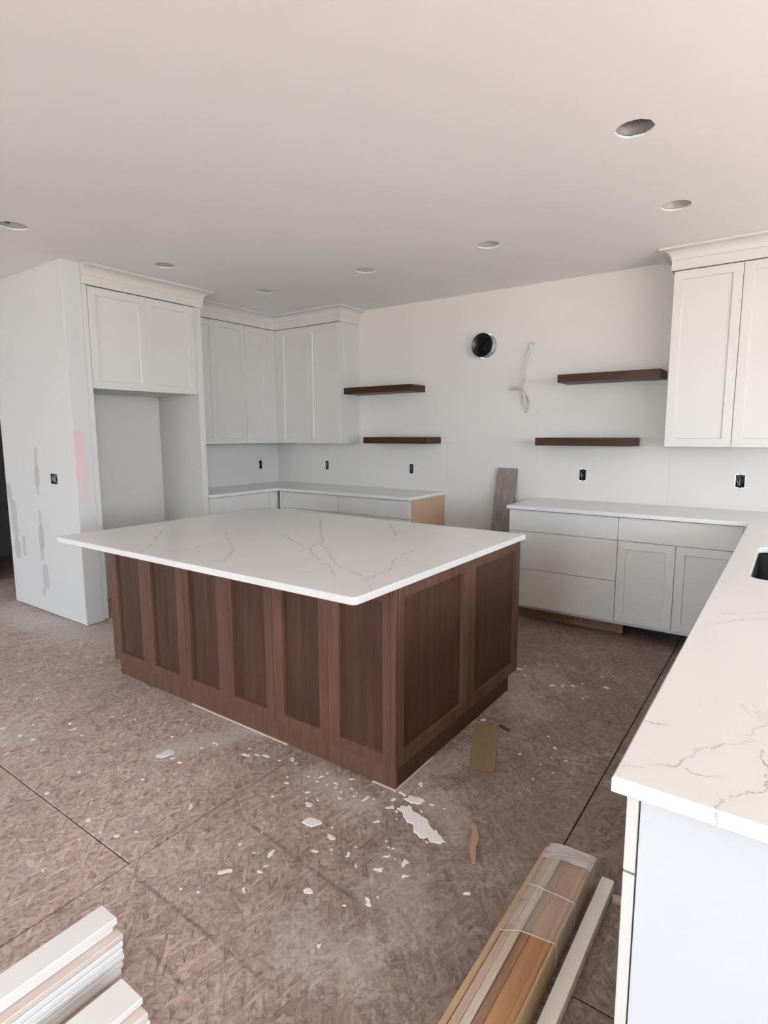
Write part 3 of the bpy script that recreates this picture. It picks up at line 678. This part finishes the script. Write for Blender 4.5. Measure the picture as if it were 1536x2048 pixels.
# ------------------------------------------------------------------ exhaust duct
t = thing('exhaust_duct', 'round galvanised exhaust duct sticking out of the back wall', 'duct', (DUCT[0], 0, DUCT[1]-DUCT[2]))
def pipe(r0, r1, ya, yb, cx, cz, n=48):
    V, F = [], []
    for r, y in ((r0, ya), (r1, ya), (r1, yb), (r0, yb)):
        V += [(cx+r*math.cos(2*PI*k/n), y, cz+r*math.sin(2*PI*k/n)) for k in range(n)]
    for a in range(4):
        b = (a+1) % 4
        for k in range(n): F.append((a*n+k, a*n+(k+1) % n, b*n+(k+1) % n, b*n+k))
    return V, F
DIN = mat_plain('dark_duct_steel', (0.10, 0.10, 0.10), 0.40, 0.5, metal=0.85, var=0.4, scale=14)  # darker steel colour for the inside of the duct
build('pipe', *pipe(DUCT[2]-0.0015, DUCT[2], -0.075, 0.45, DUCT[0], DUCT[1]), GALV, t, True)
build('lining', *pipe(DUCT[2]-0.0035, DUCT[2]-0.0018, -0.070, 0.44, DUCT[0], DUCT[1]), DIN, t, True)
build('damper_flap', *remap(plate(circle(0, 0, DUCT[2]-0.006, 40), [], 0.14, 0.1415), lambda u, v, w_: (DUCT[0]+u, w_+v*0.35, DUCT[1]+v*0.93)), DIN, t)
build('damper_rod', *tube([(DUCT[0]-0.098, 0.10, DUCT[1]-0.01), (DUCT[0]+0.098, 0.10, DUCT[1]-0.02)], 0.004, 8), BLACK, t)
build('seam', *tube([(DUCT[0]+0.088, -0.072, DUCT[1]-0.045), (DUCT[0]+0.088, 0.3, DUCT[1]-0.045)], 0.003, 6), GALV, t)
build('end_cap', *remap(plate(circle(DUCT[0], DUCT[1], DUCT[2]-0.004, 40), [], 0.435, 0.437), lambda u, v, w_: (u, w_, v)), BLACK, t)

# ------------------------------------------------------------------ loose cable on the wall
t = thing('electrical_cable', 'loose electrical cable with a knotted end hanging on the back wall', 'cable', (3.03, 0, 1.64))
CAB = mat_plain('grey_white_cable', (0.62, 0.60, 0.56), 0.5, 0.4); CABP = mat_plain('beige_cable_end', (0.66, 0.57, 0.51), 0.55, 0.4); COP = mat_plain('bare_ground_wire', (0.42, 0.33, 0.29), 0.4, 0.5, metal=0.5)
build('cable_run', *tube(catmull([(3.085, 0.012, 2.214), (3.088, -0.006, 2.222), (3.068, -0.016, 2.224), (3.062, -0.018, 2.200), (3.055, -0.022, 2.16), (3.028, -0.034, 2.08), (3.012, -0.034, 1.98), (3.020, -0.026, 1.93), (3.000, -0.022, 1.88), (2.992, -0.02, 1.862)]), 0.0062, 8), CAB, t, True)
build('wall_staple', *tube(catmull([(3.052, 0.004, 2.20), (3.060, -0.008, 2.222), (3.082, -0.010, 2.226), (3.092, -0.006, 2.216), (3.078, 0.004, 2.198)]), 0.0025, 6), CAB, t, True)
build('tied_loop', *tube(catmull([(2.995, -0.02, 1.862), (2.955, -0.035, 1.862), (2.90, -0.03, 1.850), (2.885, -0.028, 1.836), (2.905, -0.022, 1.838), (2.975, -0.02, 1.846), (2.992, -0.02, 1.842)]), [0.0065]*37, 8), CABP, t, True)
build('tied_loop', *tube(catmull([(2.992, -0.022, 1.860), (2.965, -0.045, 1.868), (2.935, -0.048, 1.868), (2.93, -0.04, 1.862), (2.965, -0.035, 1.856), (2.99, -0.028, 1.850)]), 0.0045, 8), CABP, t, True)
tw = [(2.985+0.055*k/14+0.010*math.sin(k*1.3), -0.028+0.010*math.cos(k*1.3), 1.858-0.095*k/14) for k in range(15)]
build('twisted_wrap', *tube(catmull(tw, 3), 0.0060, 8), CABP, t, True)
build('cable_tail', *tube(catmull([(3.012, -0.022, 1.835), (3.026, -0.03, 1.78), (3.032, -0.03, 1.73), (3.046, -0.026, 1.70), (3.052, -0.024, 1.69)]), 0.0085, 8), CABP, t, True)
build('cable_tail', *tube(catmull([(3.03, -0.02, 1.80), (3.058, -0.024, 1.755), (3.064, -0.024, 1.72), (3.056, -0.024, 1.68), (3.044, -0.022, 1.642)]), 0.0045, 8), COP, t, True)

# ------------------------------------------------------------------ open outlet boxes
WIREB = mat_plain('black_wire', (0.02, 0.02, 0.022), 0.4, 0.5); WIREW = mat_plain('grey_wire', (0.30, 0.30, 0.30), 0.4, 0.5)
def outlet(label, fn, h, v=0.047, deep=0.055, wires=((-.4, 1), (.3, 0), (.05, 0)), wmat=None, bmat=None):
    """fn(u, v, depth) maps the wall face; the box sits in the cut-out"""
    c0 = fn(0, -v, 0)
    t = thing('outlet_box', label, 'outlet box', c0, 'open outlet boxes')
    q = 0.0015; a, b = h-q, v-q
    shell = plate(rect(-a, a, -b, b), [rect(-a+.003, a-.003, -b+.003, b-.003)], 0.001, deep)
    back = boxvf(-a, a, -b, b, deep, deep+0.003)
    build('box', *remap(join(shell, back), fn), bmat or BLACK, t)
    for s_, k in wires:
        u = s_*h
        pts = catmull([(u*0.4, 0.038*(1 if k else -1), deep-0.003), (u*1.2, 0.022, 0.02), (u, -0.002, 0.006), (u*0.6, -0.02, 0.014), (u*0.8, -0.034, 0.03)])
        build('wire', *remap(tube(pts, 0.0042, 6), fn), (WIREW if k else WIREB) if wmat is None else wmat, t, True)
    for sgn in (-1, 1):
        build('mounting_tab', *remap(boxvf(-0.008, 0.008, sgn*b-0.006, sgn*b+0.006, 0.004, 0.010), fn), BLACK, t)
    return t
LB = ['open black outlet box on the back wall under the corner wall cabinet', 'open black outlet box under the lower left shelf', 'open black outlet box under the lower right shelf', 'wide open black outlet box under the right-hand wall cabinet']
for (x, z, h), lb in zip(OUT_B, LB):
    outlet(lb, (lambda x, z: lambda u, v, w_: (x+u, w_, z+v))(x, z), h, wires=((-.5, 1), (.35, 0), (.0, 0)) if h < .028 else ((-.6, 1), (-.1, 1), (.3, 0), (.6, 0)))
outlet('open black outlet box on the left wall near the fridge surround', lambda u, v, w_: (-w_, -0.277+u, 1.122+v), 0.022)
outlet('open two-gang switch box with wires in the pantry wall', lambda u, v, w_: (0.2685+u, YP+w_, 1.123+v), 0.0535, v=0.040, deep=0.055,
       wires=((-.7, 1), (-.3, 1), (.1, 1), (.45, 0)), bmat=mat_plain('dark_blue_box', (0.02, 0.024, 0.035), 0.5))

# ------------------------------------------------------------------ recessed ceiling cans
PL = ['largest empty recessed light hole with ragged edge, nearest in the ceiling', 'empty recessed light can above the right-hand wall cabinets', 'empty recessed light can in front of the right shelves', 'empty recessed light can in front of the left shelves',
      'empty recessed light can in front of the corner wall cabinets', 'empty recessed light can in front of the fridge surround', 'empty recessed light can at the far left of the ceiling']
for i, ((x, y), lb) in enumerate(zip(POTS, PL)):
    t = thing('recessed_light_can', lb, 'ceiling light', (x, y, ZC+0.0085), 'recessed light cans')
    R0 = HR+0.006
    V, F = [], []; n = 40; prof = [(R0+0.014, ZC+0.0085), (R0, ZC+0.0088), (R0, ZC+0.075), (R0-0.01, ZC+0.125), (0.03, ZC+0.135)]
    for r, z in prof: V += [(x+r*math.cos(2*PI*k/n), y+r*math.sin(2*PI*k/n), z) for k in range(n)]
    for a in range(len(prof)-1):
        for k in range(n): F.append((a*n+k, a*n+(k+1) % n, (a+1)*n+(k+1) % n, (a+1)*n+k))
    F.append(tuple((len(prof)-1)*n+k for k in range(n)))
    build('housing', V, F, CANL if i else CANM, t, True)
    build('socket', *tube([(x, y, ZC+0.134), (x, y, ZC+0.098)], 0.020, 16), BLACK, t)
    build('spring_clip', *boxvf(x-R0+0.004, x-R0+0.010, y-0.012, y+0.012, ZC+0.03, ZC+0.065), GALV, t)

# ------------------------------------------------------------------ plank leaning in the range gap
PLK = mat_wood('grey_vinyl_plank', (0.10, 0.080, 0.070), (0.20, 0.165, 0.148), (0.31, 0.265, 0.24), 'Z', 0.5, contrast=1.25)
ang = math.atan2(0.318, 1.16)
def lean(u, v, w_):                       # v along the plank from its foot, w out of its face
    return (2.826 - 0.038*(v/1.2) + u, -0.326 + v*math.sin(ang) - w_*math.cos(ang), 0.0015 + v*math.cos(ang) + w_*math.sin(ang))
t = thing('floor_plank', 'grey wood-look floor plank leaning against the wall in the range gap', 'plank', (2.92, -0.33, 0))
build('plank_body', *remap(boxvf(0, 0.183, 0, 1.200, 0, 0.007, 0.001), lean), PLK, t)
build('locking_tongue', *remap(boxvf(0.183, 0.190, 0.004, 1.196, 0.0015, 0.004), lean), mat_plain('plank_core', (0.12, 0.10, 0.09), 0.6), t)

# ------------------------------------------------------------------ bundle of pine mouldings, plastic wrapped
PINE = [mat_wood('pine_pale', (0.42, 0.28, 0.15), (0.52, 0.36, 0.21), (0.62, 0.46, 0.29), 'Y', 0.45), mat_wood('pine_pinkish', (0.44, 0.30, 0.22), (0.55, 0.40, 0.31), (0.64, 0.49, 0.39), 'Y', 0.45),
        mat_wood('pine_cream', (0.48, 0.38, 0.28), (0.62, 0.52, 0.41), (0.72, 0.63, 0.53), 'Y', 0.35), mat_wood('fir_brown', (0.24, 0.13, 0.075), (0.34, 0.20, 0.12), (0.44, 0.28, 0.18), 'Y', 0.4),
        mat_wood('fir_orange', (0.28, 0.12, 0.05), (0.42, 0.21, 0.095), (0.54, 0.31, 0.16), 'Y', 0.4)]
BXL, BXR, BYE, BYS = 4.372, 4.532, -3.045, -5.30
t = thing('moulding_bundle', 'bundle of pine mouldings wrapped in clear plastic lying on the floor', 'moulding', ((BXL+BXR)/2, (BYE+BYS)/2, 0))
def strip(prof, y0, y1, mat, bow=0.0):
    m = len(prof); V = [(x, y0, z) for x, z in prof]+[(x, y1, z) for x, z in prof]
    F = [(j, (j+1) % m, m+(j+1) % m, m+j) for j in range(m)]+[tuple(range(m)), tuple(range(m, 2*m))]
    return build('moulding', V, F, mat, t)
def casing(x0, x1, z0, z1, cove=0.3):
    p = [(x0, z0), (x1, z0), (x1, z1-0.003), (x1-0.003, z1)]
    wd = x1-x0
    for k in range(5): a = k/4*PI/2; p.append((x1-wd*(0.25+cove*(k/4)), z1-0.006*math.sin(a)))
    p += [(x0+wd*0.18, z1-0.003), (x0+0.004, z1-0.002), (x0, z1-0.006)]
    return p
# lower layers
for j, (z0, z1) in enumerate(((0.0, 0.030), (0.0305, 0.060))):
    for k in range(3):
        a = BXL+0.020+k*0.0465; strip([(a, z0), (a+0.046, z0), (a+0.046, z1), (a, z1)], BYS, BYE-0.004*((j+k) % 3), PINE[(j*2+k) % 5])
strip([(BXL, 0.0), (BXL+0.018, 0.0), (BXL+0.018, 0.080), (BXL+0.014, 0.084), (BXL+0.002, 0.082), (BXL, 0.078)], BYS, BYE-0.018, PINE[0])
strip(casing(BXL+0.0195, BXL+0.044, 0.0605, 0.086), BYS, BYE, PINE[1])
strip(casing(BXL+0.0445, BXL+0.066, 0.0605, 0.093, 0.2), BYS, BYE-0.006, PINE[2])
strip(casing(BXL+0.0665, BXL+0.092, 0.0605, 0.090, 0.4), BYS, BYE-0.002, PINE[3])
strip(casing(BXL+0.0925, BXR-0.008, 0.0605, 0.096, 0.1), BYS, BYE-0.004, PINE[4])
strip([(BXR-0.0075, 0.0), (BXR, 0.0), (BXR, 0.088), (BXR-0.003, 0.092), (BXR-0.0075, 0.092)], BYS, BYE-0.012, PINE[0])
# plastic film: a closed sleeve round the far end, with a double-wrapped collar and a rolled edge
def film_mat(name, op, rough):
    q = NT(name); tr = q.node('ShaderNodeBsdfTransparent'); gl = q.node('ShaderNodeBsdfPrincipled')
    gl.inputs['Base Color'].default_value = (0.86, 0.80, 0.77, 1); gl.inputs['Roughness'].default_value = rough; gl.inputs['Specular IOR Level'].default_value = 0.8
    p = q.pos(); nz = q.noise(q.mapping(p, (10, 26, 10)), 1.0, 4, 0.6, 0.4)
    f = q.math('ADD', q.math('MULTIPLY', q.ramp(nz, [(0.30, 0.0), (0.80, 1.0)]), 0.30), op)
    mx = q.node('ShaderNodeMixShader'); q.put(mx.inputs[0], f); q.link(tr.outputs[0], mx.inputs[1]); q.link(gl.outputs[0], mx.inputs[2])
    bmp = q.node('ShaderNodeBump'); bmp.inputs['Strength'].default_value = 0.5; bmp.inputs['Distance'].default_value = 0.004; q.link(nz, bmp.inputs['Height']); q.link(bmp.outputs[0], gl.inputs['Normal'])
    q.link(mx.outputs[0], q.n['Material Output'].inputs['Surface']); return q.m
def sleeve(name, y0, y1, grow, mat, cap=False, skew=0.0, par=None):
    g = grow; prof = [(BXL+0.014-g, 0.004), (BXL+0.014-g, 0.084+g), (BXL+0.045, 0.092+g), (BXL+0.07, 0.0955+g), (BXR-0.014, 0.099+g), (BXR+g, 0.093+g), (BXR+g, 0.002)]
    N = 16; V, F = [], []; m = len(prof)
    for i in range(N+1):
        y = y0+(y1-y0)*i/N
        for j, (x, z) in enumerate(prof):
            e = (1-i/N)*skew*(j/(m-1)-0.5)
            V.append((x+0.0008*math.sin(i*2.1+j), y+e, z+0.0009*math.sin(i*1.7+j*2.3)))
    for i in range(N):
        for j in range(m-1): F.append((i*m+j, i*m+j+1, (i+1)*m+j+1, (i+1)*m+j))
    if cap: F.append(tuple(N*m+j for j in range(m)))
    return build(name, V, F, mat, par or t)
PW = sleeve('plastic_wrap', -3.445, BYE+0.004, 0.0012, film_mat('clear_plastic_film', 0.10, 0.25), True, 0.035)
sleeve('wrap_collar', -3.115, BYE+0.006, 0.0026, film_mat('doubled_plastic_film', 0.34, 0.3), True, 0.02, PW)
edge = mat_plain('rolled_film_edge', (0.70, 0.60, 0.55), 0.35, 0.6)
for y, k in ((-3.445, 1.0), (-3.262, -0.4)):
    build('rolled_edge', *tube(catmull([(BXL+0.012, y-0.0175*k, 0.086), (BXL+0.045, y-0.008*k, 0.0945), (BXL+0.07, y+0.002*k, 0.098), (BXR-0.014, y+0.010*k, 0.1015), (BXR+0.003, y+0.014*k, 0.094), (BXR+0.004, y+0.0175*k, 0.02)], 4), 0.0011, 6), edge, PW, True)

PRIMED = mat_plain('primed_trim_paint', (0.90, 0.84, 0.76), 0.5, 0.4, var=0.03, scale=25)
tag(box('trim_board', 4.550, 4.590, -5.2, -3.026, 0.0, 0.034, PRIMED, None, 0.0015), 'narrow off-white trim board lying beside the pine moulding bundle', 'trim board')
tag(build('wood_offcut', *remap(boxvf(0, 0.07, -0.014, 0.014, 0, 0.012, 0.001), lambda u, v, w_: (4.5945+u*math.cos(.25)-v*math.sin(.25), -3.070+u*math.sin(.25)+v*math.cos(.25), w_)), mat_plain('offcut_wood', (0.52, 0.42, 0.35), 0.6)),
    'short pale wood offcut on the floor by the right base cabinet', 'offcut')

# ------------------------------------------------------------------ stacks of primed boards, lower left
PBW = [mat_plain('white_primed_board', (0.80, 0.79, 0.77), 0.45, 0.4, var=0.02), mat_wood('thinly_primed_pine', (0.62, 0.48, 0.42), (0.72, 0.62, 0.57), (0.80, 0.76, 0.73), 'Y', 0.5), mat_plain('bluish_white_primer', (0.80, 0.80, 0.795), 0.45, 0.4, var=0.02)]
def boards(spec, grp, what, y1):
    n = len(spec); z = 0.0
    order = ['bottom', 'second from bottom', 'third from bottom', 'fourth from bottom', 'fifth from bottom', 'sixth from bottom', 'seventh from bottom', 'eighth from bottom']
    for i, (x0, x1, th, ye, mi) in enumerate(spec):
        o = box('primed_board', x0, x1, -6.4+0.02*i, y1+ye, z, z+th-0.0009, PBW[mi], None, 0.0028)
        nm = 'top' if i == n-1 else order[i]
        tag(o, '%s white primed board of %s' % (nm, what), 'board', grp); z += th
boards([(3.470, 3.566, .0185, -0.012, 0), (3.472, 3.566, .0185, -0.006, 2), (3.470, 3.565, .0185, -0.001, 0), (3.468, 3.564, .0185, -0.003, 2), (3.466, 3.562, .0185, 0.0, 2), (3.464, 3.560, .0185, 0.003, 1), (3.461, 3.533, .0185, -0.010, 0), (3.461, 3.539, .0215, 0.0, 0)],
       'boards in the taller stack', 'the taller stack at the lower left', -4.094)
boards([(3.640, 3.776, .0185, -0.010, 0), (3.641, 3.774, .0185, -0.004, 2), (3.642, 3.766, .0185, -0.004, 1), (3.643, 3.738, .0195, 0.0, 0)], 'boards in the lower stack', 'the lower stack at the bottom left edge', -4.147)

# ------------------------------------------------------------------ floor litter
def flake(cx, cy, rx, ry, rot, n, jag, h, seed):
    r = random.Random(seed); V = []; F = []
    pts = []
    for k in range(n):
        a = 2*PI*k/n; q = 1+r.uniform(-jag, jag)
        x, y = rx*q*math.cos(a), ry*q*math.sin(a)*(1+0.4*math.sin(2.3*a+seed))
        pts.append((cx+x*math.cos(rot)-y*math.sin(rot), cy+x*math.sin(rot)+y*math.cos(rot)))
    V = [(x, y, 0.0002) for x, y in pts]+[(cx+(x-cx)*.93, cy+(y-cy)*.93, h*r.uniform(.6, 1)) for x, y in pts]+[(cx, cy, h)]
    for k in range(n):
        j = (k+1) % n; F += [(k, j, n+j, n+k), (n+k, n+j, 2*n)]
    return V, F
MUD = mat_plain('dried_joint_compound', (0.84, 0.82, 0.80), 0.85, 0.15, var=0.08, scale=40)
tag(build('plaster_splat', *join(flake(3.850, -3.090, 0.062, 0.040, -0.35, 30, .16, .003, 1), flake(3.925, -3.118, 0.075, 0.036, -0.38, 30, .16, .003, 2.2), flake(3.990, -3.142, 0.045, 0.022, -0.2, 22, .2, .003, 3)), MUD), 'large white splat of dried joint compound near the island corner', 'plaster splat')
tag(build('plaster_splat', *flake(3.815, -3.003, 0.040, 0.020, 0.5, 20, .25, .004, 3), MUD), 'white dried compound spot just off the near island corner', 'plaster splat')
tag(build('plaster_splat', *flake(3.569, -3.343, 0.042, 0.018, 0.6, 20, .2, .004, 4), MUD), 'oval white compound spot on the floor in front of the island', 'plaster splat')
tag(build('plaster_splat', *flake(2.695, -3.385, 0.038, 0.024, 0.9, 18, .2, .004, 5), MUD), 'white compound chip at the end of the pale dust streak', 'plaster splat')
tag(build('plaster_splat', *flake(3.497, -3.70, 0.022, 0.010, 0.8, 16, .3, .004, 6), MUD), 'small white compound chip in the middle of the foreground floor', 'plaster splat')
r = random.Random(11); crumbs = []
spots = [(3.75, -3.0, .25, 26), (3.5, -3.15, .2, 18), (3.9, -3.3, .3, 20), (2.6, -3.2, .35, 12), (2.2, -3.35, .4, 10), (1.4, -3.1, .45, 14), (3.6, -3.55, .35, 16), (3.9, -1.6, .45, 18), (4.1, -2.4, .35, 12), (3.0, -3.6, .5, 14), (2.0, -3.7, .3, 6), (3.2, -3.15, .25, 12)]
for cx, cy, sp, k in spots:
    for _ in range(k):
        x, y = r.gauss(cx, sp*.5), r.gauss(cy, sp*.4)
        if BX0-0.05 < x < BX1+0.03 and BY0-0.03 < y < BY1+0.05: continue
        if x > 4.34: continue
        if -2.72 < y < -2.22 and 3.70 < x < 4.02: continue
        s_ = r.choice((.003, .004, .005, .006, .007, .009, .013)); crumbs.append(flake(x, y, s_*1.4, s_*.7, r.uniform(0, PI), 9, .42, .003, r.random()*9))
o = tag(build('plaster_crumbs', *join(*crumbs), MUD), 'white plaster crumbs scattered over the brown subfloor', 'debris'); o['kind'] = 'stuff'

CARD = mat_plain('brown_cardboard', (0.27, 0.19, 0.11), 0.85, 0.15, var=0.10, scale=20)
def sheet(pts, z, th, fold=None):
    return plate(pts, [], z, z+th)
t = thing('cardboard_scrap', 'torn strip of brown cardboard on the floor beside the island', 'cardboard', (3.87, -2.46, 0))
L0, R0_, LB_, RB_ = Vector((3.737, -2.305)), Vector((3.846, -2.263)), Vector((3.895, -2.698)), Vector((3.998, -2.645))
def q2(a, b): p = L0*(1-a)*(1-b)+R0_*a*(1-b)+LB_*(1-a)*b+RB_*a*b; return (p.x, p.y)
for k, (a0, a1) in enumerate(((0, .28), (.285, .60), (.605, 1))):
    bot = [q2(a0+(a1-a0)*j/4, 1+(.012 if j % 2 else -.008)) for j in range(5)]
    build('corrugated_strip', *sheet([q2(a0, 0), *bot, q2(a1, 0)], 0.0008+0.0006*k, 0.0035), CARD, t)
tag(build('cardboard_sliver', *plate([(3.846, -2.240), (3.905, -2.262), (3.917, -2.285), (3.900, -2.288), (3.84, -2.262)], [], 0.0005, 0.0035), mat_plain('dark_card', (0.12, 0.075, 0.045), 0.85, 0.1)),
    'dark torn sliver beside the top of the cardboard strip', 'scrap')
tag(build('paper_scrap', *plate([(3.742, -2.262), (3.758, -2.236), (3.768, -2.258)], [], 0.0003, 0.006), MUD), 'tiny white paper scrap next to the island skirt', 'scrap')
SL = [(4.066, -3.000), (4.095, -3.015), (4.128, -3.06), (4.140, -3.11), (4.172, -3.180), (4.160, -3.186), (4.120, -3.125), (4.098, -3.06)]
tag(build('wood_splinter', *plate(SL, [], 0.0003, 0.006), mat_plain('splinter_wood', (0.46, 0.31, 0.21), 0.7, 0.2)), 'long thin brown wood splinter on the floor near the bundle', 'splinter')
